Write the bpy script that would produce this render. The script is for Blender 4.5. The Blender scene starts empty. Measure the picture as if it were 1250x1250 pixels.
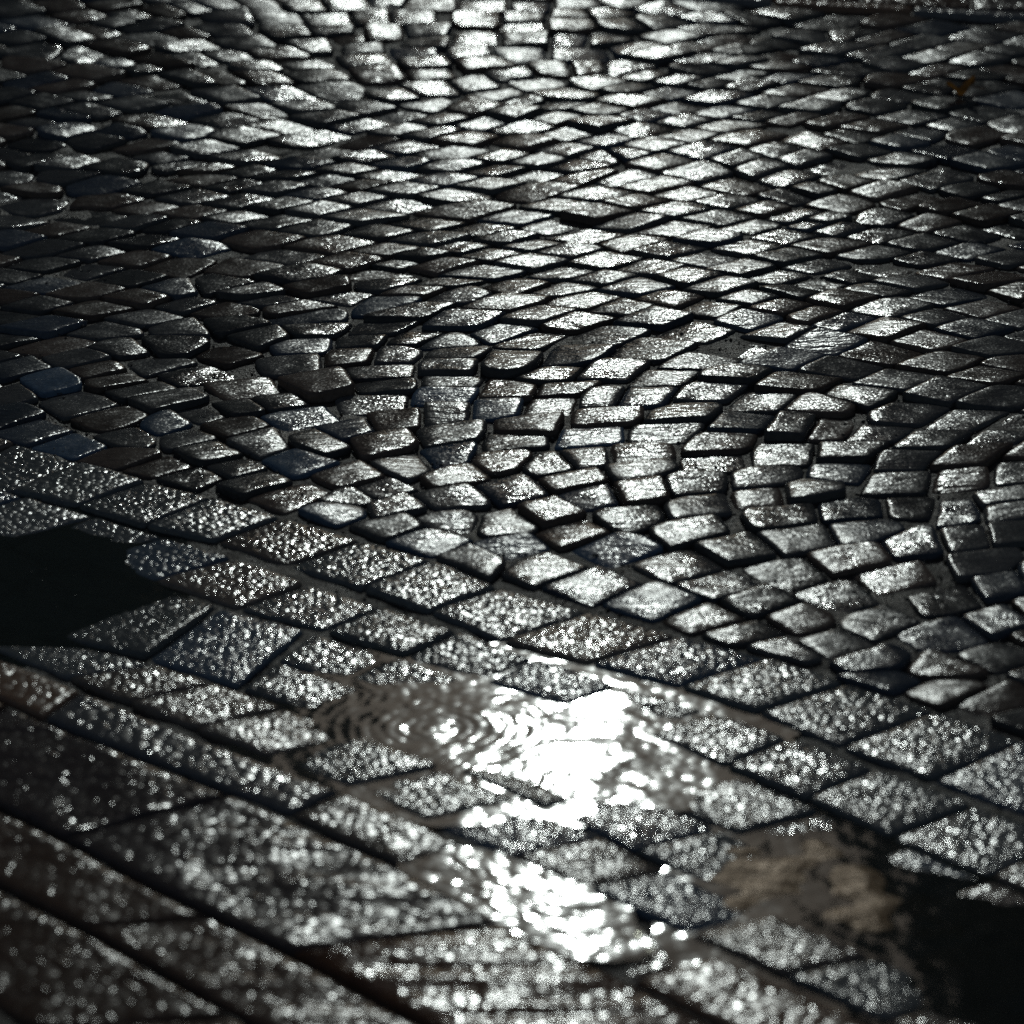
import bpy, bmesh, math, random
from mathutils import Vector, kdtree, noise

random.seed(11)
R = math.radians
scene = bpy.context.scene

# ------------------------------------------------------------------ camera
CAM_H, PITCH, FPX = 1.7, R(20.0), 6000.0          # FPX: focal length in photo pixels (1250 wide)
cd = bpy.data.cameras.new('camera')
cam = bpy.data.objects.new('camera', cd)
scene.collection.objects.link(cam)
scene.camera = cam
cam.location = (0, 0, CAM_H)
cam.rotation_euler = (math.pi / 2 - PITCH, 0, 0)
cd.sensor_width = 36.0
cd.lens = 36.0 * FPX / 1250.0
cd.clip_start, cd.clip_end = 0.1, 3000
cd.dof.use_dof = True
cd.dof.focus_distance = 5.42
cd.dof.aperture_fstop = 5.6
cd.dof.aperture_blades = 7
cd.dof.aperture_rotation = R(12)

# ------------------------------------------------------------------ light
SUN_EL, SUN_AZ = R(23.2), R(0.72)                  # azimuth from +Y towards +X
world = bpy.data.worlds.new('World')
scene.world = world
world.use_nodes = True
wn = world.node_tree
bg = wn.nodes['Background']
sky = wn.nodes.new('ShaderNodeTexSky')
sky.sky_type = 'NISHITA'
sky.sun_disc = False
sky.sun_elevation = SUN_EL
sky.sun_rotation = SUN_AZ
sky.air_density, sky.dust_density, sky.ozone_density = 1.0, 1.2, 1.0
wn.links.new(sky.outputs[0], bg.inputs[0])
bg.inputs[1].default_value = 0.15
ld = bpy.data.lights.new('sun', 'SUN')
ld.energy = 2.0
ld.angle = R(0.55)
ld.color = (0.92, 1.0, 0.955)
sun = bpy.data.objects.new('sun', ld)
scene.collection.objects.link(sun)
sd = Vector((math.sin(SUN_AZ) * math.cos(SUN_EL), math.cos(SUN_AZ) * math.cos(SUN_EL), math.sin(SUN_EL)))
sun.rotation_euler = sd.to_track_quat('Z', 'Y').to_euler()
vs = scene.view_settings
vs.view_transform = 'Standard'
vs.look = 'None'
vs.gamma = 1.0
vs.use_curve_mapping = False
vs.exposure = -3.1
scene.cycles.max_bounces = 6
scene.cycles.use_denoising = False          # keeps the fine sparkle of the wet stone

# ------------------------------------------------------------------ helpers
CP, SP = math.cos(PITCH), math.sin(PITCH)

def G0(px, py, z=0.0):
    """photo pixel -> point of the level plane at height z (x, y)"""
    dx, dy = (px - 625) / FPX, (py - 625) / FPX
    rx, ry, rz = dx, CP - dy * SP, -SP - dy * CP
    t = (z - CAM_H) / rz
    return Vector((rx * t, ry * t))

def G(px, py):
    """photo pixel -> point of the street surface (x, y)"""
    p = G0(px, py)
    for _ in range(4): p = G0(px, py, H(p.x, p.y))
    return p

def P(x, y, z=0.0):
    """point -> photo pixel"""
    vx, vy, vz = x, y, z - CAM_H
    d = vy * CP - vz * SP
    u = -vy * SP - vz * CP
    return 625 + FPX * vx / d, 625 + FPX * u / d

def tag(o, label=None, cat=None, group=None, kind=None):
    for k, v in (('label', label), ('category', cat), ('group', group), ('kind', kind)):
        if v: o[k] = v
    return o

def link(name, me, mat, parent=None):
    o = bpy.data.objects.new(name, me)
    if mat and not me.materials: me.materials.append(mat)
    scene.collection.objects.link(o)
    if parent: o.parent = parent
    return o

def mesh(name, verts, faces, smooth=True):
    me = bpy.data.meshes.new(name)
    me.from_pydata([tuple(v) for v in verts], [], faces)
    if smooth:
        me.polygons.foreach_set('use_smooth', [True] * len(me.polygons))
    me.update()
    return me

def n2(x, y, s=0.0):
    return noise.noise(Vector((x, y, s)))

# terrain of the wet street: gentle waves, and the hollows where the puddles stand
DIPS = []     # (cx, cy, rx, ry, depth)
def dip(px, py, wx, wy, depth):
    c = G0(px, py)
    a, b = G0(px - wx, py), G0(px, py - wy)
    DIPS.append((c.x, c.y, abs(c.x - a.x), abs(c.y - b.y), depth))
dip(20, 712, 140, 62, 0.020)
dip(560, 868, 200, 45, 0.008)
dip(740, 930, 110, 48, 0.008)
dip(1010, 1080, 160, 70, 0.0075)
dip(1225, 1172, 115, 75, 0.012)

FALL = [(0.0, 0.0), (4.2, 0.0), (4.6, 0.008), (5.15, 0.03), (5.7, 0.012), (6.4, -0.018), (7.2, -0.02), (9.0, 0.0), (99.0, 0.0)]
def cross_fall(y):
    # the street twists a little: its cross fall changes along its length
    for (a, u), (b, v) in zip(FALL, FALL[1:]):
        if a <= y <= b:
            f = (y - a) / (b - a); f = f * f * (3 - 2 * f)
            return u + (v - u) * f
    return 0.0

def H(x, y):
    k = min(1.0, max(0.15, (y - 4.4) / 0.7))
    z = x * cross_fall(y) + k * (0.004 * n2(x * 1.7 + 4, y * 1.3 - 2, 1.0) + 0.0025 * n2(x * 5, y * 4, 7.0))
    if y > 5.0: z += 0.02 * (min(y, 8.0) - 5.0) ** 2        # the roadway climbs towards its crown
    for cx, cy, rx, ry, d in DIPS:
        q = ((x - cx) / rx) ** 2 + ((y - cy) / ry) ** 2
        if q < 6: z -= d * math.exp(-q * 1.1)
    return z

def slope(x, y, e=0.02):
    return (H(x + e, y) - H(x - e, y)) / (2 * e), (H(x, y + e) - H(x, y - e)) / (2 * e)

# ------------------------------------------------------------------ materials
def nt(name):
    m = bpy.data.materials.new(name)
    m.use_nodes = True
    t = m.node_tree
    return m, t, t.nodes['Principled BSDF'], t.nodes, t.links

def N(t, typ, **kw):
    n = t.nodes.new(typ)
    for k, v in kw.items():
        if isinstance(k, str) and k.startswith('i_'):
            n.inputs[k[2:].replace('_', ' ')].default_value = v
        else:
            setattr(n, k, v)
    return n

def math_node(t, op, a, b):
    n = t.nodes.new('ShaderNodeMath'); n.operation = op
    for i, v in enumerate((a, b)):
        if hasattr(v, 'links'): t.links.new(v, n.inputs[i])
        else: n.inputs[i].default_value = v
    return n.outputs[0]

def stone_mat(name, col_a, col_b, rough, waves, grains, stretch=(1, 1, 1), rot=0.0, rough_var=0.12, spec=0.5):
    """wet stone; waves / grains: list of (kind, scale, height in m, detail)"""
    m, t, bs, nodes, L = nt(name)
    geo = N(t, 'ShaderNodeNewGeometry')
    att = N(t, 'ShaderNodeAttribute', attribute_name='tint')
    offs = N(t, 'ShaderNodeVectorMath', operation='MULTIPLY')
    L.new(att.outputs['Color'], offs.inputs[0]); offs.inputs[1].default_value = (7.0, 5.0, 9.0)
    add = N(t, 'ShaderNodeVectorMath', operation='ADD')
    L.new(geo.outputs['Position'], add.inputs[0]); L.new(offs.outputs[0], add.inputs[1])
    mp = N(t, 'ShaderNodeMapping')
    mp.inputs['Rotation'].default_value = (0, 0, rot)
    mp.inputs['Scale'].default_value = stretch
    L.new(add.outputs[0], mp.inputs[0])
    total = None
    for kind, sc, hgt, det in waves + grains:
        src = mp.outputs[0] if (kind, sc, hgt, det) in waves else add.outputs[0]
        if kind == 'noise':
            n = N(t, 'ShaderNodeTexNoise', i_Scale=sc, i_Detail=det, i_Roughness=0.55)
            o = n.outputs[0]
        elif kind == 'ridge':
            n = N(t, 'ShaderNodeTexNoise', i_Scale=sc, i_Detail=det, i_Roughness=0.6)
            n.noise_type = 'RIDGED_MULTIFRACTAL'
            o = n.outputs[0]
        else:
            n = N(t, 'ShaderNodeTexVoronoi', i_Scale=sc)
            n.feature = 'SMOOTH_F1'
            n.inputs['Smoothness'].default_value = 0.35
            n.inputs['Smoothness'].default_value = 0.25
            sep = N(t, 'ShaderNodeSeparateColor')
            L.new(n.outputs['Color'], sep.inputs[0])
            o = math_node(t, 'SUBTRACT', 1.0, math_node(t, 'POWER', n.outputs['Distance'], 2.0))
            o = math_node(t, 'MULTIPLY', o, math_node(t, 'ADD', 0.35, sep.outputs[0]))
        L.new(src, n.inputs['Vector'])
        o = math_node(t, 'MULTIPLY', o, hgt)
        total = o if total is None else math_node(t, 'ADD', total, o)
    bump = N(t, 'ShaderNodeBump')
    bump.inputs['Strength'].default_value = 1.0
    bump.inputs['Distance'].default_value = 1.0
    L.new(total, bump.inputs['Height'])
    L.new(bump.outputs[0], bs.inputs['Normal'])
    # colour: two tones mottled by noise, shifted per stone
    cn = N(t, 'ShaderNodeTexNoise', i_Scale=140.0, i_Detail=4.0)
    L.new(add.outputs[0], cn.inputs['Vector'])
    mix = N(t, 'ShaderNodeMix', data_type='RGBA')
    mix.inputs[6].default_value = (*col_a, 1); mix.inputs[7].default_value = (*col_b, 1)
    L.new(cn.outputs[0], mix.inputs[0])
    mul = N(t, 'ShaderNodeMix', data_type='RGBA', blend_type='MULTIPLY')
    mul.inputs[0].default_value = 1.0
    L.new(mix.outputs[2], mul.inputs[6]); L.new(att.outputs['Color'], mul.inputs[7])
    L.new(mul.outputs[2], bs.inputs['Base Color'])
    # wetness: roughness drifts over centimetres
    rn = N(t, 'ShaderNodeTexNoise', i_Scale=30.0, i_Detail=2.0)
    L.new(add.outputs[0], rn.inputs['Vector'])
    rr = N(t, 'ShaderNodeMapRange')
    rr.inputs['From Min'].default_value = 0.3; rr.inputs['From Max'].default_value = 0.7
    rr.inputs['To Min'].default_value = max(0.03, rough - rough_var); rr.inputs['To Max'].default_value = rough + rough_var
    L.new(rn.outputs[0], rr.inputs['Value'])
    sp = N(t, 'ShaderNodeSeparateColor'); L.new(att.outputs['Color'], sp.inputs[0])
    own = math_node(t, 'FRACT', math_node(t, 'MULTIPLY', sp.outputs[1], 37.0), 0.0)
    own = math_node(t, 'MULTIPLY', math_node(t, 'SUBTRACT', own, 0.4), rough * 0.55)
    L.new(math_node(t, 'MAXIMUM', math_node(t, 'ADD', rr.outputs[0], own), 0.04), bs.inputs['Roughness'])
    bs.inputs['IOR'].default_value = 1.45
    bs.inputs['Specular IOR Level'].default_value = spec
    return m

M_COB = stone_mat('wet_cobble_stone', (0.06, 0.056, 0.054), (0.19, 0.172, 0.16), 0.15,
                  [('noise', 85.0, 0.0012, 3.0)], [('noise', 240.0, 0.00026, 1.0)], (0.38, 1.3, 1.0), R(-12), rough_var=0.06, spec=0.13)
M_SLAB = stone_mat('wet_granite_slab', (0.11, 0.11, 0.108), (0.28, 0.276, 0.26), 0.115,
                   [('noise', 25.0, 0.0005, 2.0)], [('grain', 130.0, 0.00095, 0), ('noise', 240.0, 0.00025, 1.0)], rough_var=0.04, spec=0.3)
M_KERB = stone_mat('wet_kerb_stone', (0.14, 0.105, 0.08), (0.34, 0.26, 0.20), 0.13,
                   [('noise', 25.0, 0.0006, 2.0)], [('grain', 85.0, 0.0010, 0), ('noise', 200.0, 0.00025, 1.0)], rough_var=0.04, spec=0.2)
M_FLAG = stone_mat('wet_riven_flagstone', (0.085, 0.048, 0.033), (0.2, 0.125, 0.088), 0.13,
                   [('noise', 30.0, 0.0055, 1.0)], [('grain', 85.0, 0.0006, 0), ('noise', 180.0, 0.00025, 1.0)], (0.16, 1.1, 1.0), R(-42), rough_var=0.03, spec=0.13)
M_BED = stone_mat('wet_sandy_mortar', (0.03, 0.023, 0.018), (0.11, 0.083, 0.065), 0.34,
                  [('noise', 60.0, 0.004, 4.0)], [('noise', 300.0, 0.002, 2.0)], rough_var=0.15, spec=0.2)
M_GRIT = stone_mat('wet_grit', (0.06, 0.052, 0.045), (0.2, 0.17, 0.145), 0.25, [('noise', 200.0, 0.001, 2.0)], [], spec=0.2)
M_BROWN_REFL = stone_mat('facade_reflection', (0.24, 0.14, 0.07), (0.5, 0.32, 0.17), 0.42,
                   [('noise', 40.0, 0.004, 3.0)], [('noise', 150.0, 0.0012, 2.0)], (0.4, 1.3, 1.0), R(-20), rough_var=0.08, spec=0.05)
M_BROWN_REFL.node_tree.nodes['Principled BSDF'].inputs['Metallic'].default_value = 0.10      # browns the sheen to imitate a reflected facade

def water_mat():
    m = bpy.data.materials.new('puddle_water')
    m.use_nodes = True
    t = m.node_tree
    for n in list(t.nodes): t.nodes.remove(n)
    out = N(t, 'ShaderNodeOutputMaterial')
    clear = N(t, 'ShaderNodeBsdfTransparent'); clear.inputs[0].default_value = (0.60, 0.60, 0.50, 1)
    mud = N(t, 'ShaderNodeBsdfDiffuse'); mud.inputs[0].default_value = (0.085, 0.095, 0.075, 1)
    tr = N(t, 'ShaderNodeMixShader'); tr.inputs[0].default_value = 0.25       # silt held in the water
    t.links.new(clear.outputs[0], tr.inputs[1]); t.links.new(mud.outputs[0], tr.inputs[2])
    gl = N(t, 'ShaderNodeBsdfGlossy'); gl.inputs['Roughness'].default_value = 0.06
    gl.inputs['Color'].default_value = (1, 1, 1, 1)
    fr = N(t, 'ShaderNodeFresnel'); fr.inputs['IOR'].default_value = 1.33
    mx = N(t, 'ShaderNodeMixShader')
    geo = N(t, 'ShaderNodeNewGeometry')
    h = None
    for (rx_, ry_, amp, reach) in ((530, 893, 0.000065, 0.20), (625, 950, 0.00007, 0.12), (420, 850, 0.00005, 0.15)):
        c = G(rx_, ry_)
        sub = N(t, 'ShaderNodeVectorMath', operation='SUBTRACT')
        sub.inputs[1].default_value = (c.x, c.y, H(c.x, c.y))
        t.links.new(geo.outputs['Position'], sub.inputs[0])
        wv = N(t, 'ShaderNodeTexWave', wave_type='RINGS', rings_direction='SPHERICAL')
        wv.inputs['Scale'].default_value = 26.0; wv.inputs['Distortion'].default_value = 1.4
        wv.inputs['Detail'].default_value = 2.0; wv.inputs['Detail Scale'].default_value = 1.5
        t.links.new(sub.outputs[0], wv.inputs['Vector'])
        ln = N(t, 'ShaderNodeVectorMath', operation='LENGTH')
        t.links.new(sub.outputs[0], ln.inputs[0])
        fade = N(t, 'ShaderNodeMapRange', interpolation_type='SMOOTHSTEP')
        fade.inputs['From Min'].default_value = 0.0; fade.inputs['From Max'].default_value = reach
        fade.inputs['To Min'].default_value = amp; fade.inputs['To Max'].default_value = 0.0
        t.links.new(ln.outputs['Value'], fade.inputs['Value'])
        o = math_node(t, 'MULTIPLY', wv.outputs['Fac'], fade.outputs[0])
        h = o if h is None else math_node(t, 'ADD', h, o)
    ns = N(t, 'ShaderNodeTexNoise', i_Scale=12.0, i_Detail=3.0)
    t.links.new(geo.outputs['Position'], ns.inputs['Vector'])
    n3 = N(t, 'ShaderNodeTexNoise', i_Scale=48.0, i_Detail=2.0)
    t.links.new(geo.outputs['Position'], n3.inputs['Vector'])
    h = math_node(t, 'ADD', h, math_node(t, 'MULTIPLY', ns.outputs[0], 0.0016))
    h = math_node(t, 'ADD', h, math_node(t, 'MULTIPLY', n3.outputs[0], 0.00016))
    bp = N(t, 'ShaderNodeBump'); bp.inputs['Distance'].default_value = 1.0
    t.links.new(h, bp.inputs['Height'])
    t.links.new(bp.outputs[0], gl.inputs['Normal']); t.links.new(bp.outputs[0], fr.inputs['Normal'])
    t.links.new(fr.outputs[0], mx.inputs[0]); t.links.new(tr.outputs[0], mx.inputs[1]); t.links.new(gl.outputs[0], mx.inputs[2])
    t.links.new(mx.outputs[0], out.inputs[0])
    return m
M_WATER = water_mat()

def plain(name, col, rough=0.7):
    m, t, bs, nodes, L = nt(name)
    nn = N(t, 'ShaderNodeTexNoise', i_Scale=2.0, i_Detail=5.0)
    geo = N(t, 'ShaderNodeNewGeometry'); L.new(geo.outputs['Position'], nn.inputs['Vector'])
    mx = N(t, 'ShaderNodeMix', data_type='RGBA')
    mx.inputs[6].default_value = (*[c * 0.75 for c in col], 1); mx.inputs[7].default_value = (*[min(1, c * 1.25) for c in col], 1)
    L.new(nn.outputs[0], mx.inputs[0]); L.new(mx.outputs[2], bs.inputs['Base Color'])
    bs.inputs['Roughness'].default_value = rough
    return m

# ------------------------------------------------------------------ polylines of the paving (photo pixels)
A_TOP = [(100, 563), (180, 586), (262, 607), (345, 629), (443, 656), (530, 682), (610, 715), (720, 744), (830, 772), (940, 800), (1035, 832), (1145, 864), (1250, 903), (1360, 942)]
A_BOT = [(10, 598), (92, 619), (175, 643), (262, 660), (350, 688), (440, 717), (522, 746), (612, 782), (718, 810), (828, 838), (922, 869), (1022, 910), (1135, 950), (1250, 992)]
B_TOP = [(32, 606), (118, 630), (200, 654), (285, 680), (375, 709), (468, 738), (560, 770), (655, 803), (755, 836), (862, 866), (965, 902), (1070, 938), (1190, 980), (1310, 1020)]
B_BOT = [(-70, 636), (12, 664), (100, 686), (188, 710), (290, 741), (395, 769), (493, 800), (590, 834), (690, 866), (790, 899), (885, 936), (985, 975), (1085, 1022), (1207, 1071)]
C_TOP = [(-40, 650), (60, 680), (165, 706), (268, 738), (375, 767), (480, 798), (590, 836), (700, 872), (805, 906), (930, 955), (1050, 1010), (1180, 1062), (1310, 1112)]
C_BOT = [(-140, 720), (-40, 748), (65, 778), (178, 803), (290, 838), (395, 878), (500, 917), (610, 962), (720, 1012), (830, 1067), (950, 1118), (1080, 1170), (1200, 1217)]
D_TOP = [(10, 768), (105, 790), (190, 810), (262, 832), (350, 862), (445, 897), (540, 934), (635, 974), (735, 1020), (815, 1062), (945, 1118), (1068, 1167), (1190, 1215), (1300, 1256)]
D_BOT = [(-110, 756), (-20, 788), (80, 826), (155, 856), (237, 888), (325, 921), (427, 958), (520, 998), (620, 1044), (715, 1085), (838, 1138), (955, 1190), (1080, 1245), (1190, 1290)]
K_TOP = [(-120, 761), (0, 803), (80, 834), (220, 892), (425, 967), (520, 1006), (625, 1055), (715, 1094), (843, 1149), (940, 1194), (1060, 1248), (1180, 1300)]
K_BOT = [(-120, 800), (0, 850), (75, 884), (205, 935), (350, 992), (480, 1050), (590, 1108), (690, 1158), (775, 1196), (820, 1219), (950, 1284), (1060, 1338)]
F1_TOP = [(x, y + 6) for x, y in K_BOT]
F1_BOT = [(-150, 912), (0, 982), (90, 1027), (200, 1087), (345, 1156), (480, 1228), (600, 1290), (740, 1362)]
F2_TOP = [(x, y + 7) for x, y in F1_BOT]
F2_BOT = [(-150, 1002), (0, 1077), (125, 1142), (245, 1212), (310, 1248), (420, 1308), (520, 1362)]
F3_TOP = [(x, y + 8) for x, y in F2_BOT]
F3_BOT = [(-200, 1110), (0, 1230), (125, 1300), (245, 1370), (310, 1410)]
FAR_KERB = [(760, -6), (870, 1), (1000, 10), (1125, 17), (1250, 25), (1400, 34)]

def line_at(line, s):
    """point at fraction s (0..1) of a ground polyline"""
    pts = line
    ls = [0.0]
    for a, b in zip(pts, pts[1:]): ls.append(ls[-1] + (b - a).length)
    d = s * ls[-1]
    for i in range(len(pts) - 1):
        if d <= ls[i + 1] + 1e-9:
            f = (d - ls[i]) / max(1e-9, ls[i + 1] - ls[i])
            return pts[i].lerp(pts[i + 1], f)
    return pts[-1]

GL = lambda line: [G(*p) for p in line]

# ------------------------------------------------------------------ one stone
def clip(poly, a, nrm):
    """keep the side of the line through a with outward normal nrm"""
    out = []
    n = len(poly)
    for i in range(n):
        p, q = poly[i], poly[(i + 1) % n]
        dp, dq = (p - a).dot(nrm), (q - a).dot(nrm)
        if dp <= 0: out.append(p)
        if (dp < 0 < dq) or (dq < 0 < dp): out.append(p + (q - p) * (dp / (dp - dq)))
    return out

def poly_area(p):
    return 0.5 * abs(sum(p[i].x * p[(i + 1) % len(p)].y - p[(i + 1) % len(p)].x * p[i].y for i in range(len(p))))

def centroid(p):
    c = Vector((0, 0))
    for q in p: c += q
    return c / len(p)

def inset(poly, d):
    """inset a convex polygon by clipping"""
    c = centroid(poly)
    out = list(poly)
    n = len(poly)
    for i in range(n):
        a, b = poly[i], poly[(i + 1) % n]
        e = b - a
        if e.length < 1e-6: continue
        nr = Vector((e.y, -e.x)).normalized()
        if (c - a).dot(nr) > 0: nr = -nr
        out = clip(out, a - nr * d, nr)
        if len(out) < 3: return out
    return out

def rounded(poly, r, step):
    """a polygon with clipped, softened corners and extra points along its edges"""
    poly = list(poly)
    k = 0
    while len(poly) > 4 and k < len(poly):           # weld very short edges
        a, b = poly[k], poly[(k + 1) % len(poly)]
        if (b - a).length < 0.007:
            poly[k] = (a + b) / 2
            poly.pop((k + 1) % len(poly)); k = 0
        else: k += 1
    c = centroid(poly)
    pts = []
    m = len(poly)
    for i in range(m):
        a, b, z = poly[i], poly[(i + 1) % m], poly[i - 1]
        e = b - a
        ln = e.length
        q = min(r, ln * 0.3)
        turn = e.normalized().dot((a - z).normalized())
        if turn < 0.93:
            pts.append(a + (c - a).normalized() * q * 0.30)
            pts.append(a + e * (q / ln))
        else: pts.append(a)
        n = max(2, int(round((ln - 2 * q) / step)))
        for j in range(1, n): pts.append(a + e * (q + (ln - 2 * q) * j / n) / ln)
        pts.append(b - e * (q / ln))
    return pts

def stone(poly, tiltx, tilty, lift, edge, drop, rough, seed, corner=0.005, step=0.018, deep=0.03, crown=0.0):
    """vertices and faces of one stone: a skirt, a worn shoulder, an uneven top"""
    ring = rounded(poly, corner, step)
    n = len(ring)
    c = centroid(ring)
    hc = H(c.x, c.y)
    sx, sy = slope(c.x, c.y)
    sx += tiltx; sy += tilty
    rad = max((p - c).length for p in ring)
    def top(p, extra):
        q = p - c
        z = hc + lift + sx * q.x + sy * q.y + extra
        z += rough * (n2(p.x * 38, p.y * 38, seed) + 0.5 * n2(p.x * 90, p.y * 90, seed + 3))
        z -= crown * (q.length / rad) ** 2
        return z
    verts, faces = [], []
    # wobble of the outline
    ring = [p + (p - c).normalized() * (min(edge, 0.004) * 0.55 * n2(p.x * 60, p.y * 60, seed + 9)) for p in ring]
    levels = [(1.0, -deep, False), (1.0, -drop, True), (None, -drop * 0.45, True), (None, -drop * 0.13, True), (None, 0.0, True), (0.55, 0.0, True)]
    insd = [0, 0, edge * 0.3, edge * 0.9, edge * 2.0, 0]
    for li, (f, dz, istop) in enumerate(levels):
        for p in ring:
            q = p - c
            ln = q.length
            if f is None: w = c + q * max(0.2, (ln - insd[li]) / ln)
            else: w = c + q * f
            z = top(w, dz) if istop else hc + lift + dz
            verts.append((w.x, w.y, z))
    k = len(levels)
    for l in range(k - 1):
        for i in range(n):
            j = (i + 1) % n
            faces.append((l * n + i, l * n + j, (l + 1) * n + j, (l + 1) * n + i))
    verts.append((c.x, c.y, top(c, 0.0)))
    ci = len(verts) - 1
    for i in range(n): faces.append(((k - 1) * n + i, (k - 1) * n + (i + 1) % n, ci))
    return verts, faces, c

def ccw(poly):
    s = sum(poly[i].x * poly[(i + 1) % len(poly)].y - poly[(i + 1) % len(poly)].x * poly[i].y for i in range(len(poly)))
    return poly if s > 0 else poly[::-1]

def set_tint(me, cols):
    ca = me.color_attributes.new('tint', 'FLOAT_COLOR', 'POINT')
    if isinstance(cols, tuple): cols = [cols] * len(me.vertices)
    ca.data.foreach_set('color', [v for c in cols for v in (*c, 1.0)])

def tone(base=1.0, var=0.25, kind=None):
    k = base * (1 + random.uniform(-var, var))
    u = random.random()
    if kind == 'blue': return (1.0 * k, 1.5 * k, 2.1 * k)  # blue of the reflected sky put into the sett colour
    if u < 0.25: return (1.3 * k, 0.98 * k, 0.78 * k)
    if u < 0.40: return (0.82 * k, 0.98 * k, 1.2 * k)
    return (1.0 * k, 0.985 * k, 0.95 * k)

def to_local(me_verts, c, z):
    return [(v[0] - c.x, v[1] - c.y, v[2] - z) for v in me_verts]

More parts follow.
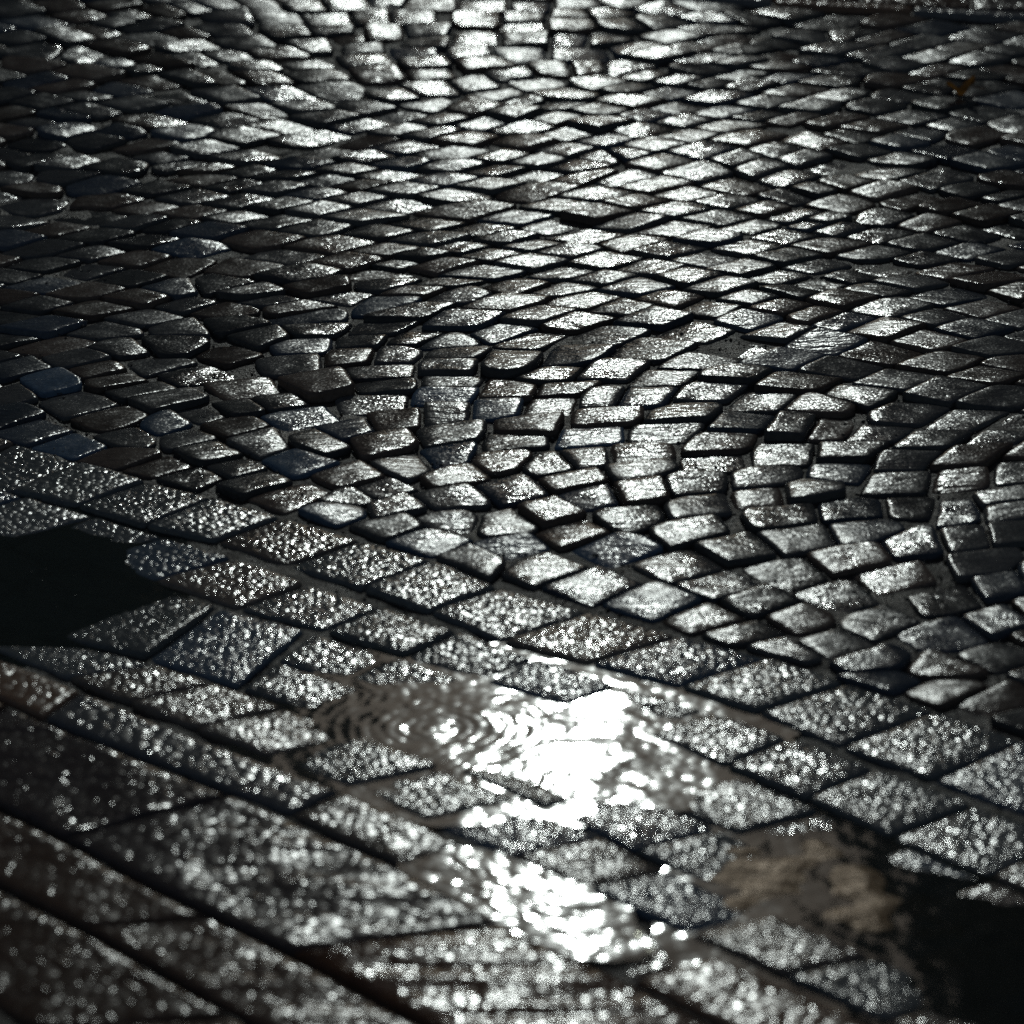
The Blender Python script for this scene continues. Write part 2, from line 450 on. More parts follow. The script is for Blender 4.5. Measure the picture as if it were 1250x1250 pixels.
# ------------------------------------------------------------------ cobble centres, read off the photograph
TILES = {
 (0, 360, .2): "180,60 600,75 1140,60 930,135 230,200 640,215 50,130 350,300 720,310 1080,300 110,420 480,390 640,430 300,525 640,520 960,440 1200,460 870,570 30,590 470,660 1050,630 60,735 720,750 1020,770 1160,850 180,820 1220,700 40,905 470,900 720,980 1010,1030 1190,1090",
 (250, 360, .2): "130,70 350,30 560,60 190,200 640,130 720,200 1110,50 1090,190 980,270 1220,110 310,250 160,340 640,310 900,360 530,410 110,470 1160,380 270,570 690,560 1050,460 1130,540 1020,650 190,690 580,745 830,810 1170,770 150,800 330,910 1080,890 590,1000 60,1060 930,1080 270,1140 1120,1160 560,1200 850,1230",
 (500, 360, .2): "120,100 590,50 370,140 800,120 1090,30 1010,170 600,210 60,240 200,280 310,340 740,260 1180,240 1010,370 580,420 180,450 310,510 60,540 1170,460 850,500 220,610 630,570 960,560 520,690 890,630 1190,630 90,750 760,800 1170,730 260,830 650,880 1080,850 180,960 870,1040 1090,960 350,1100 1000,1120 640,1180 60,1160 270,1220 1120,1210",
 (750, 360, .2): "320,15 110,70 250,130 550,70 830,150 1080,60 490,210 80,250 1030,220 1200,140 210,330 790,300 1220,290 60,440 530,410 1000,400 290,490 720,480 1120,520 590,570 890,640 150,630 400,720 1240,650 770,760 40,740 1120,800 300,830 660,900 130,970 1020,970 620,1005 170,1065 900,1100 440,1140 860,1220 1190,1180 60,1200",
 (1000, 360, .2): "130,140 380,200 430,80 640,260 120,280 380,340 740,110 1000,80 1180,120 1080,300 760,410 1200,400 180,440 480,500 1040,480 210,610 760,580 1120,620 530,720 880,760 70,780 310,840 1120,860 690,890 150,950 520,1010 940,970 130,1060 470,1130 880,1120 1220,1080 80,1160 1200,760",
 (1000, 560, .2): "80,160 210,290 600,270 830,310 1100,230 1130,330 290,430 580,510 920,480 1180,450 190,610 440,710 980,630 90,820 760,840 1150,770 320,980 740,1060 1150,980 100,1130 320,1220 740,1400 1120,1450 1085,1230",
 (600, 500, .256): "80,540 370,580 500,440 690,510 990,450 960,570 590,660 900,730 1180,650 220,750 60,640 520,840 750,900 1110,830 1050,990 1200,400 1210,1050",
 (900, 500, .256): "100,420 220,500 560,470 150,640 500,720 60,830 330,900 620,580 180,1070 400,1130 640,1000 700,800",
 (300, 500, .256): "550,300 660,370 1000,440 1050,320 230,400 440,470 720,550 900,610 1110,670 1200,540 1190,380",
 (0, 180, .2): "60,30 150,90 430,90 740,95 990,45 1210,20 1100,110 70,180 360,170 150,235 610,230 990,240 1170,150 180,340 660,320 900,360 1170,290 1150,390 580,415 820,450 1080,460 60,460 340,500 650,530 900,570 1160,600 60,560 270,610 540,640 820,660 1230,510 1040,720 260,700 590,740 780,790 60,790 220,820 1040,850 520,870 40,910",
 (250, 180, .2): "200,50 700,30 1010,50 600,95 1180,90 40,110 230,140 860,130 520,165 1130,160 780,195 30,190 160,230 420,240 980,230 1180,260 50,290 220,325 700,275 930,300 490,340 1160,340 700,370 60,390 190,420 950,410 450,440 690,490 1090,490 110,520 370,555 720,600 30,590 1130,620 230,720 900,700 630,770 1050,760 60,840 720,850 1180,700 330,870 1080,830 860,900 1210,790",
 (500, 180, .2): "290,40 70,85 560,50 280,105 800,75 950,20 1130,30 530,130 1050,105 760,155 30,150 200,190 1100,170 460,220 90,255 750,265 270,290 1140,280 350,370 50,330 960,350 690,420 1100,400 80,470 860,480 500,490 170,550 540,555 1070,540 750,580 280,610 500,645 990,620 60,660 740,690 190,710 1180,690 1000,740 430,760 180,820 660,840 960,850 60,870 310,890 1180,780",
 (750, 180, .2): "50,30 550,25 1010,20 270,85 770,60 1100,70 520,140 900,110 1050,180 60,170 220,215 740,240 450,260 130,325 1050,280 1200,240 680,330 380,365 960,360 650,410 1140,410 130,440 340,480 820,470 570,550 1070,530 1190,470 110,575 330,610 800,600 50,660 1020,660 560,680 200,720 780,730 1190,710 450,790 120,830 650,840 1050,780 320,900 900,800 1190,820 1120,880",
 (1000, 180, .2): "100,90 290,20 490,65 740,30 430,150 1040,80 1170,40 740,185 1130,185 130,230 430,265 990,260 1200,270 120,330 560,330 760,370 60,420 1040,400 390,440 120,480 640,460 310,530 910,510 1150,490 620,570 120,590 370,640 640,660 900,620 60,710 420,740 800,740 1100,790 1210,670 90,810 540,820 360,850 1200,860 800,890 130,910",
 (0, 0, .2): "100,40 230,30 200,140 480,100 660,30 780,70 1030,60 1190,60 430,210 570,190 700,140 900,160 1130,190 930,235 1150,270 680,270 180,310 50,330 540,320 720,380 1000,370 1160,340 120,400 590,430 850,410 60,460 880,480 1150,470 400,510 220,500 720,540 540,580 1130,600 250,620 90,680 470,660 800,620 180,740 960,730 1180,680 720,800 80,790 1110,800 570,860 870,870 130,860 330,690",
 (250, 0, .2): "60,20 330,30 560,40 900,30 1060,90 180,90 450,120 740,120 1220,100 730,180 460,200 80,180 1100,195 870,240 660,260 250,260 1020,290 1210,320 970,360 440,335 100,340 650,385 360,400 1090,440 640,450 60,440 340,470 800,560 120,590 490,590 1170,600 570,645 1010,650 330,670 120,710 700,720 1000,750 1190,680 480,760 250,820 640,840 990,850 1170,800 1180,890",
 (500, 0, .2): "110,20 500,20 750,40 1030,20 110,90 420,110 690,100 990,75 1190,80 100,180 700,165 980,150 400,240 720,220 980,240 1210,230 100,250 350,300 660,310 110,380 420,385 1070,335 900,400 640,440 1100,430 90,455 130,520 370,520 740,500 1120,510 520,580 950,570 730,600 400,650 100,640 940,630 650,690 1150,670 210,720 890,700 430,750 1140,750 740,780 150,800 970,810 360,830 1160,850 700,855 60,880",
 (750, 0, .2): "50,80 300,50 550,30 50,140 260,145 590,100 590,170 820,100 1000,90 50,220 380,225 700,240 940,245 120,280 510,285 800,300 1010,325 300,340 570,360 800,380 1000,400 1190,370 50,420 530,430 740,450 980,465 150,465 410,480 80,525 610,510 880,515 330,555 1100,530 130,615 350,635 950,620 1170,640 640,665 50,670 240,695 910,700 450,725 1140,720 680,760 150,780 430,810 850,830 30,840 200,870 1200,850",
 (1000, 0, .2): "100,130 200,210 400,230 130,290 420,190 620,250 940,290 320,320 60,355 640,340 520,400 760,420 1000,360 1100,410 1000,450 80,490 450,480 1180,300 130,580 720,545 350,630 1180,590 120,720 540,700 1000,680 270,760 1190,760 860,760 60,830 500,860 900,820",
}
SKY_BLUE = [(60, 465), (202, 516), (94, 540), (368, 560), (366, 509), (536, 552), (544, 482), (604, 498), (716, 530), (751, 669), (792, 730), (724, 613), (545, 650), (410, 620), (530, 656), (238, 296), (615, 662), (475, 370)]

seeds = []
for (ox, oy, sc), txt in TILES.items():
    for w in txt.split():
        a, b = w.split(',')
        seeds.append(G(ox + float(a) * sc, oy + float(b) * sc))

def side(line, p):
    """signed distance of p to a ground polyline; positive on the far side"""
    best, sd_ = 1e9, 0
    for i in range(len(line) - 1):
        a, b = line[i], line[i + 1]
        e = b - a
        f = (p - a).dot(e) / e.length_squared
        if i > 0: f = max(0.0, f)
        if i < len(line) - 2: f = min(1.0, f)
        q = a + e * f
        d = (p - q).length
        if d < best:
            best = d
            sd_ = d if e.x * (p.y - a.y) - e.y * (p.x - a.x) > 0 else -d
    return sd_

gA_TOP = GL(A_TOP)
gA_TOP = [gA_TOP[0] + (gA_TOP[0] - gA_TOP[3]) * 4] + gA_TOP + [gA_TOP[-1] + (gA_TOP[-1] - gA_TOP[-4]) * 4]
gFAR = GL(FAR_KERB)
gFAR = [gFAR[0] + (gFAR[0] - gFAR[-1]) * 1.5] + gFAR + [gFAR[-1] + (gFAR[-1] - gFAR[0]) * 1.5]

def in_street(p, m=0.012):
    return side(gA_TOP, p) > m and side(gFAR, p) < -m

# drop duplicates (the tiles overlap), then fill what was missed and a margin round the frame
SPC = 0.056
RELAX, POW = 1, 3.0
kept = []
for p in seeds:
    if not in_street(p, 0.008): continue
    if all((p - q).length > 0.033 for q in kept): kept.append(p)
n_read = len(kept)
def nearest(p): return min((p - q).length for q in kept)
s = SPC
i0 = 45
for i in range(-i0 * 3, i0 * 3):
    for j in range(-i0 * 3, i0 * 3):
        x = (i - j) * s * 0.7071
        y = 5.4 + (i + j) * s * 0.7071
        if not (-1.5 < x < 1.5 and 3.7 < y < 8.3): continue
        p = Vector((x + random.uniform(-.007, .007), y + random.uniform(-.007, .007)))
        if not in_street(p, 0.02): continue
        u, v = P(p.x, p.y, H(p.x, p.y))
        if -5 < u < 1255 and -5 < v < 1255: continue
        if nearest(p) > 0.045: kept.append(p)
for thr in (0.064, 0.0535):
    y = 4.2
    while y < 7.0:
        x = -1.0
        while x < 1.0:
            p = Vector((x, y))
            if in_street(p, 0.018) and nearest(p) > thr: kept.append(p)
            x += 0.009
        y += 0.012
def build_tree():
    kd = kdtree.KDTree(len(kept))
    for i, p in enumerate(kept): kd.insert((p.x, p.y, 0), i)
    kd.balance()
    return kd

# directions of the two joint families at points of the photograph: x,y:first slope,second slope
# (slope of the image line, downwards positive; 9 stands for upright)
COURSES = """590,148:-.26,.25 700,170:-.26,.25 820,125:-.28,.18 960,130:-.25,.13 1070,80:-.26,.13 1180,160:-.25,.25 1180,100:-.22,.18
100,100:-.2,.25 30,40:-.2,.25 200,40:-.2,.28 330,40:-.05,.85 465,90:-.07,1.0 450,40:-.04,4 550,50:0,9 640,45:0,9 700,40:.03,-4 770,28:-.15,.5 870,50:-.22,.15 590,80:-.1,.8
400,115:-.08,.4 310,95:-.05,.5 300,165:-.22,.2 450,150:-.22,.18 100,250:-.25,.18 60,330:-.27,.15 205,350:-.32,.25 350,300:-.29,.15 580,250:-.27,.12 650,235:-.29,.12
820,275:-.32,.1 830,250:-.22,.22 960,215:-.32,.3 1090,210:-.25,.25 1200,230:-.27,.25 1170,370:-.25,.22 1040,385:-.38,.2 1130,410:-.37,.25 930,330:-.25,.2 700,350:-.3,.15 480,330:-.25,.15
560,405:-.42,.02 500,385:-.5,-.02 565,428:-1,0 540,450:-2.5,0 620,490:-1.5,-.02 545,480:-1.2,0 304,474:-.12,.75 388,472:-.15,1.2 480,465:-.06,2 370,560:-.33,.5 305,540:-.26,.42
60,465:-.22,.7 95,492:-.25,.6 36,525:-.35,.33 95,540:-.35,.3 200,512:-.27,.5 175,475:-.2,.55 190,430:-.18,.5 130,400:-.22,.2 50,400:-.25,.13 300,430:-.22,.67
380,422:-.08,1.5 430,432:-.03,-3 450,412:-.03,-1.3 470,395:.02,-.85 330,380:-.18,.18 604,498:-.07,9 690,487:-.05,-4 735,530:-.07,9 650,520:-.05,4 560,525:-.12,1.5 540,552:-.18,1.3
570,580:-.18,1 700,585:-.2,.8 625,596:-.18,.75 690,650:-.25,.65 750,670:-.4,.42 830,690:-.3,.5 850,613:-.1,4 845,645:-.22,1 640,690:-.35,.4 540,650:-.33,.38 440,640:-.3,.33 800,730:-.45,.3
556,613:-.2,.67 465,595:-.27,.6 400,600:-.33,.35 850,405:-.42,.15 790,425:-.47,.09 730,400:-.4,.1 660,390:-.38,.08 810,458:-.87,0 870,475:-.87,.04 930,490:-.8,.08 830,505:-1.2,-.08 905,512:-1.5,.03
720,455:-.8,0 700,430:-.6,.02 810,526:-.03,9 880,540:-.06,6 875,560:-.04,9 785,575:-.12,2 930,580:-.08,4 955,553:.03,9 840,590:-.08,2 1040,480:-.8,.08 1100,505:-.73,.04 1175,512:-.57,.03
1140,538:-.87,.02 1190,555:-.6,-.07 1100,562:-.5,-.07 1030,550:-.03,-4 1094,587:0,9 1175,585:0,9 1030,572:0,9 1095,460:-.5,.15 1150,475:-.45,.17 1210,455:-.33,.2 1150,440:-.35,.13 980,450:-.5,.1
1040,618:-.08,5 1058,646:-.1,3 1116,662:-.12,1.3 1185,655:-.15,4 1200,685:-.15,2 1040,682:-.15,.75 1088,700:-.18,1.3 1150,728:-.2,1.3 1060,757:-.25,.5 985,730:-.35,.45 945,775:-.22,.62 1000,790:-.3,.5
1070,815:-.3,.4 1220,810:-.32,.33 940,660:-.15,.87 1230,600:-.1,3 1240,520:-.4,.1"""
FIELD = []
for w in COURSES.split():
    a, b = w.split(':')
    px, py = (float(v) for v in a.split(','))
    u = []
    for sl in b.split(','):
        m = float(sl)
        d = Vector((1, m)).normalized() * 10 if abs(m) < 9 else Vector((0, 10))
        g = G(px + d.x, py + d.y) - G(px - d.x, py - d.y)
        th = math.atan2(g.y, g.x)
        u.append(complex(math.cos(2 * th), math.sin(2 * th)))
    c = G(px, py)
    FIELD.append((c.x, c.y, u[0] + u[1], u[0] * u[1]))

def courses(p):
    """unit vectors of the two joint families at p"""
    s_, q_, w_ = 0j, 0j, 0.0
    for x, y, s1, p1 in FIELD:
        d2 = (p.x - x) ** 2 + (0.75 * (p.y - y)) ** 2
        w = 1.0 / (d2 + 0.0009) ** 2
        s_ += s1 * w; q_ += p1 * w; w_ += w
    s_ /= w_; q_ /= w_
    r = (s_ * s_ - 4 * q_) ** 0.5
    out = []
    for z in ((s_ + r) / 2, (s_ - r) / 2):
        th = math.atan2(z.imag, z.real) / 2
        out.append(Vector((math.cos(th), math.sin(th))))
    return out

def coords(e, da, db):
    det = da.x * db.y - da.y * db.x
    return (e.x * db.y - e.y * db.x) / det, (da.x * e.y - da.y * e.x) / det

# masons lay to a line: pull every stone towards the middle of its neighbours along both courses
for it in range(RELAX):
    kd = build_tree()
    moved = []
    for i, p in enumerate(kept):
        da, db = courses(p)
        best = {}
        for co, idx, d in kd.find_n((p.x, p.y, 0), 11):
            if idx == i: continue
            e = Vector((co[0] - p.x, co[1] - p.y))
            lx, ly = coords(e, da, db)
            key = ('x', lx > 0) if abs(lx) > abs(ly) else ('y', ly > 0)
            off = min(abs(lx), abs(ly)) * 1.6 + max(abs(lx), abs(ly))
            if key not in best or off < best[key][0]: best[key] = (off, e)
        sh = Vector((0, 0))
        for k, a, o in (('x', da, db), ('y', db, da)):
            if (k, True) in best and (k, False) in best and best[(k, True)][0] < 0.1 and best[(k, False)][0] < 0.1:
                m = (best[(k, True)][1] + best[(k, False)][1]) / 2
                lx, ly = coords(m, a, o)
                sh += o * ly * 0.4 + a * lx * 0.2
        if sh.length > 0.008: sh = sh.normalized() * 0.008
        moved.append(p + sh)
    kept = [q if in_street(q, 0.006) else p for p, q in zip(kept, moved)]
kept = [p + Vector((random.gauss(0, 0.0028), random.gauss(0, 0.0028))) for p in kept]
kd = build_tree()

cobbles = []
for i, p in enumerate(kept):
    da, db = courses(p)
    sn = max(0.5, abs(da.x * db.y - da.y * db.x))
    r = 0.042 / sn ** 0.5
    poly = [p + da * r + db * r, p - da * r + db * r, p - da * r - db * r, p + da * r - db * r]
    for co, idx, d in kd.find_n((p.x, p.y, 0), 14):
        if idx == i: continue
        q = Vector((co[0], co[1]))
        e = q - p
        ea, eb = courses((p + q) / 2)
        lx, ly = coords(e, ea, eb)
        mb = Vector((eb.y, -eb.x)); mb = mb if mb.dot(ea) > 0 else -mb     # across family b
        ma = Vector((ea.y, -ea.x)); ma = ma if ma.dot(eb) > 0 else -ma
        nr = mb * (abs(lx) ** POW * (1 if lx > 0 else -1)) + ma * (abs(ly) ** POW * (1 if ly > 0 else -1))
        nr.normalize()
        poly = clip(poly, (p + q) / 2, nr)
        if len(poly) < 3: break
    if len(poly) < 3: continue
    for line, sg in ((gA_TOP, 1), (gFAR, -1)):
        if abs(side(line, p)) < 0.09:
            for a, b in zip(line, line[1:]):
                e = b - a
                f = (p - a).dot(e) / e.length_squared
                if -0.35 < f < 1.35:
                    nr = Vector((e.y, -e.x)).normalized() * sg
                    poly = clip(poly, a - nr * 0.003, nr)
                    if len(poly) < 3: break
        if len(poly) < 3: break
    if len(poly) < 3: continue
    poly = ccw(inset(poly, random.uniform(0.0006, 0.0022)))
    if len(poly) < 3 or poly_area(poly) < 2.2e-4: continue
    cobbles.append((p, poly))

# ------------------------------------------------------------------ the street
def sheet(name, x0, x1, y0, y1, nx, ny, dz, mat, region=None):
    vs_, fs = [], []
    for j in range(ny + 1):
        for i in range(nx + 1):
            x = x0 + (x1 - x0) * i / nx; y = y0 + (y1 - y0) * j / ny
            vs_.append((x, y, H(x, y) + dz + 0.0035 * n2(x * 24, y * 24, 2.2)))
    for j in range(ny):
        for i in range(nx):
            a = j * (nx + 1) + i
            fs.append((a, a + 1, a + nx + 2, a + nx + 1))
    me = mesh(name, vs_, fs)
    set_tint(me, (1.0, 0.97, 0.92))
    return link(name, me, mat)

street = sheet('cobbled_street', -1.6, 1.6, 2.6, 8.6, 130, 240, -0.0052, M_BED)
tag(street, 'wet cobbled street of small dark setts laid in arcs', 'street', kind='structure')

me = mesh('ground', [(-400, -400, -0.06), (400, -400, -0.06), (400, 400, -0.06), (-400, 400, -0.06)], [(0, 1, 2, 3)])
set_tint(me, (1, 1, 1))
ground = link('ground', me, M_BED)
tag(ground, 'dark wet ground around the cobbled street', 'ground', kind='structure')

def shown(poly):
    c = centroid(poly)
    px = [P(q.x, q.y) for q in poly]
    u, v = P(c.x, c.y, H(c.x, c.y))
    if not (-20 < u < 1270 and -15 < v < 1265): return 0.0
    return 0.5 * abs(sum(px[i][0] * px[(i + 1) % len(px)][1] - px[(i + 1) % len(px)][0] * px[i][1] for i in range(len(px))))

order = sorted(range(len(cobbles)), key=lambda i: -shown(cobbles[i][1]))
rest_v, rest_f, rest_c = [], [], []
for rank, i in enumerate(order):
    p, poly = cobbles[i]
    u, v = P(p.x, p.y, H(p.x, p.y))
    blue = any(abs(u - a) < 16 and abs(v - b) < 8 for a, b in SKY_BLUE)
    tx, ty = random.gauss(0, 0.03), random.gauss(0, 0.03)
    lift = random.gauss(0.0, 0.0016)
    if blue: ty += 0.05
    vs_, fs, c = stone(poly, tx, ty, lift, 0.0028, random.uniform(0.0013, 0.0028), 0.0007, i * 1.7, corner=random.uniform(0.005, 0.012), crown=random.uniform(0.0, 0.0016))
    col = tone(1.0, 0.35, 'blue' if blue else None)
    if rank < 300:
        z = H(c.x, c.y)
        me = mesh('cobble', to_local(vs_, c, z), fs)
        set_tint(me, col)
        o = link('cobble', me, M_COB, street)
        o.location = (c.x, c.y, z)
        if blue: o['label'] = 'tilted sett tinted blue for reflected sky among the darker setts'
    else:
        b = len(rest_v)
        rest_v += vs_
        rest_f += [tuple(k + b for k in f) for f in fs]
        rest_c += [col] * len(vs_)
me = mesh('far_cobbles', rest_v, rest_f)
set_tint(me, rest_c)
o = link('far_cobbles', me, M_COB, street)
tag(o, kind='stuff')

# ------------------------------------------------------------------ granite slabs, kerb, flagstones
def strip(name, top, bot, mat_bed, label, cat, z=-0.0068):
    t, b = GL(top), GL(bot)
    vs_, fs = [], []
    n, m = 90, 26
    for i in range(n + 1):
        p, q = line_at(t, i / n), line_at(b, i / n)
        for k in range(m + 1):
            w = p.lerp(q, k / m)
            vs_.append((w.x, w.y, H(w.x, w.y) + z + 0.0012 * n2(w.x * 30, w.y * 30, 3.3)))
    for i in range(n):
        for k in range(m):
            a = i * (m + 1) + k
            fs.append((a + 1, a + m + 2, a + m + 1, a))
    me = mesh(name, vs_, fs)
    set_tint(me, (1, 1, 1))
    return tag(link(name, me, mat_bed), label, cat, kind='structure')

def add_slab(name, quad, parent, mat, gap, lift=0.0, tilt=0.014, edge=0.0035, rough=0.0009, corner=0.006, step=0.016, base=1.0, drop=(0.0022, 0.004), label=None, deep=0.03):
    poly = ccw(inset(ccw(quad), gap))
    if len(poly) < 3: return None
    i = random.random() * 100
    vs_, fs, c = stone(poly, random.gauss(0, tilt), random.gauss(0, tilt), lift + random.gauss(0, 0.0011), edge, random.uniform(*drop), rough, i, corner=corner, step=step, crown=0.001, deep=deep)
    z = H(c.x, c.y)
    me = mesh(name, to_local(vs_, c, z), fs)
    set_tint(me, tone(base, 0.18))
    o = link(name, me, mat, parent)
    o.location = (c.x, c.y, z)
    if label: o['label'] = label
    return o

band = strip('granite_slab_band', [A_TOP[0], A_TOP[-1]], [(-100, 760), (1190, 1290)], M_BED, 'band of square grey granite slabs between cobbles and kerb', 'paving')
def extend(line, k=3):
    a, b = Vector(line[1]) - Vector(line[0]), Vector(line[-1]) - Vector(line[-2])
    return [tuple(Vector(line[0]) - a * (k - j)) for j in range(k)] + list(line) + [tuple(Vector(line[-1]) + b * (j + 1)) for j in range(k)]
def y_on(line, x):
    for (x0, y0), (x1, y1) in zip(line, line[1:]):
        if x <= x1 or (x1, y1) == line[-1]: return y0 + (y1 - y0) * (x - x0) / (x1 - x0)
upper, lower = (lambda x, line=tuple(C_TOP): y_on(line, x)), (lambda x: y_on(D_TOP, x) - 3)
middle = lambda x: 0.5 * (upper(x) + lower(x))
# the third course splits into two courses of diamonds where the band widens
C1_TOP, C1_BOT, C2_TOP, C2_BOT = [], [], [], []
for k in range(11):
    x, sl = 380 + 104 * k, min(105, 45 + 24 * k)
    C1_TOP.append((x, upper(x))); C1_BOT.append((x - sl, middle(x - sl) - 1))
    x2 = 338 + 108 * k
    C2_TOP.append((x2, middle(x2) + 1)); C2_BOT.append((x2 - sl, lower(x2 - sl)))
C_TOP = [p for p in C_TOP if p[0] < 380]
C_BOT = C_BOT[:len(C_TOP)]
for top, bot in ((A_TOP, A_BOT), (B_TOP, B_BOT), (C_TOP, C_BOT), (C1_TOP, C1_BOT), (C2_TOP, C2_BOT), (D_TOP, D_BOT)):
    if top is C_TOP or top is C1_TOP or top is C2_TOP: t, b = GL(top), GL(bot)
    else: t, b = GL(extend(top)), GL(extend(bot))
    for i in range(min(len(t), len(b)) - 1):
        add_slab('granite_slab', [b[i], t[i], t[i + 1], b[i + 1]], band, M_SLAB, 0.0016)

kerb = strip('kerb', K_TOP, K_BOT, M_BED, 'line of long brownish kerb stones edging the slabs', 'kerb')
kt, kb = GL(extend(K_TOP, 1)), GL(extend(K_BOT, 1))
def frac(line, px):
    """fraction of a ground polyline at which it crosses photo column px"""
    return min((abs(P(q.x, q.y, H(q.x, q.y))[0] - px), k / 400) for k in range(401) for q in [line_at(line, k / 400)])[1]
cuts = [0.0] + [frac(kb, x) for x in (55, 352, 492, 768, 1000)] + [1.0]
def long_stone(name, tl, bl, parent, mat, gap, lift, rough, edge, base, wedge):
    """a long flat stone between a far line tl and a near line bl, as a fine grid with worn edges"""
    ln = (tl(1) - tl(0)).length
    wd = (tl(0.5) - bl(0.5)).length
    nu, nv = max(10, int(ln / 0.014)), max(6, int(wd / 0.014))
    def axis(n, size):
        e = [gap, gap + edge * 0.35, gap + edge, gap + edge * 2.2]
        a = [v / size for v in e]
        lo, hi = a[-1], 1 - a[-1]
        return a[:-1] + [lo + (hi - lo) * k / n for k in range(n + 1)] + [1 - v for v in reversed(a[:-1])]
    us, vs2 = axis(nu, ln), axis(nv, wd)
    prof = [-wedge, -wedge * 0.4, -wedge * 0.1]
    def fall(i, n):
        k = min(i, n - 1 - i)
        return prof[k] if k < 3 else 0.0
    sd_ = random.random() * 100
    tx = random.gauss(0, 0.004)
    c = (tl(0.5) + bl(0.5)) / 2
    z0 = H(c.x, c.y)
    verts, faces = [], []
    nu2, nv2 = len(us), len(vs2)
    for jv, v in enumerate(vs2):
        for iu, u in enumerate(us):
            w = tl(u).lerp(bl(u), v)
            w = w + Vector((n2(w.x * 40, w.y * 40, sd_), n2(w.x * 40, w.y * 40, sd_ + 5))) * 0.0012
            z = H(w.x, w.y) + lift + tx * (w.x - c.x) + min(fall(iu, nu2), fall(jv, nv2))
            z += rough * (n2(w.x * 16, w.y * 16, sd_) + 0.4 * n2(w.x * 50, w.y * 50, sd_ + 2))
            verts.append((w.x - c.x, w.y - c.y, z - z0))
    for jv in range(nv2 - 1):
        for iu in range(nu2 - 1):
            a = jv * nu2 + iu
            faces.append((a, a + nu2, a + nu2 + 1, a + 1))
    rim = [k for k in range(nu2)] + [jv * nu2 + nu2 - 1 for jv in range(1, nv2)] + [(nv2 - 1) * nu2 + k for k in range(nu2 - 2, -1, -1)] + [jv * nu2 for jv in range(nv2 - 2, 0, -1)]
    b0 = len(verts)
    for k in rim: verts.append((verts[k][0], verts[k][1], verts[k][2] - 0.03))
    for k in range(len(rim)):
        m = (k + 1) % len(rim)
        faces.append((rim[k], rim[m], b0 + m, b0 + k))
    me = mesh(name, verts, faces)
    set_tint(me, tone(base, 0.18))
    o = link(name, me, mat, parent)
    o.location = (c.x, c.y, z0)
    return o

def strip_cut(t, b, cuts, name, parent, mat, gap, skew=0.0, lifts=None, lift=0.0, rough=0.0009, edge=0.005, base=1.0, tilt=0, wedge=0.0025):
    for n_, (s0, s1) in enumerate(zip(cuts, cuts[1:])):
        lf = lifts[n_] if lifts else lift
        tl = lambda u, a=s0, c=s1: line_at(t, min(1, max(0, a + skew + (c - a) * u)))
        bl = lambda u, a=s0, c=s1: line_at(b, min(1, max(0, a + (c - a) * u)))
        long_stone(name, tl, bl, parent, mat, gap, lf, rough, edge, base, wedge)
strip_cut(kt, kb, cuts, 'kerb_stone', kerb, M_KERB, 0.002, tilt=0.006, edge=0.006, skew=0.01, lifts=[0, 0.0005, -0.0004, -0.0038, 0, 0])

pave = strip('pavement', F1_TOP, F3_BOT, M_BED, 'pavement of dark riven flagstones beside the kerb', 'pavement')
for t, b, cuts in ((F1_TOP, F1_BOT, [0, .16, .36, .60, .82, 1]), (F2_TOP, F2_BOT, [0, .22, .47, .74, 1]), (F3_TOP, F3_BOT, [0, .3, .62, 1])):
    strip_cut(GL(extend(t, 1)), GL(extend(b, 1)), cuts, 'flagstone', pave, M_FLAG, 0.002, skew=0.05, tilt=0.008, rough=0.0016, edge=0.006, lift=0.001)

# far kerb with the dark pavement behind it
fk = [(x, y - 7) for x, y in FAR_KERB]
far = strip('far_kerb', fk, FAR_KERB, M_BED, 'pale kerb line along the far edge of the cobbles', 'kerb')
strip_cut(GL(extend(fk, 1)), GL(extend(FAR_KERB, 1)), [0, .17, .33, .52, .68, .85, 1], 'kerb_stone', far, M_KERB, 0.0015, lift=0.004, tilt=0.004, base=1.0)
fp0 = [(x, y - 9) for x, y in FAR_KERB]
fp1 = [(x, y - 50) for x, y in FAR_KERB]
fpv = strip('far_pavement', fp1, fp0, M_BED, 'dark pavement behind the pale far kerb', 'pavement')
strip_cut(GL(extend(fp1, 1)), GL(extend(fp0, 1)), [0, .14, .3, .45, .6, .74, .88, 1], 'flagstone', fpv, M_FLAG, 0.002, lift=0.002)

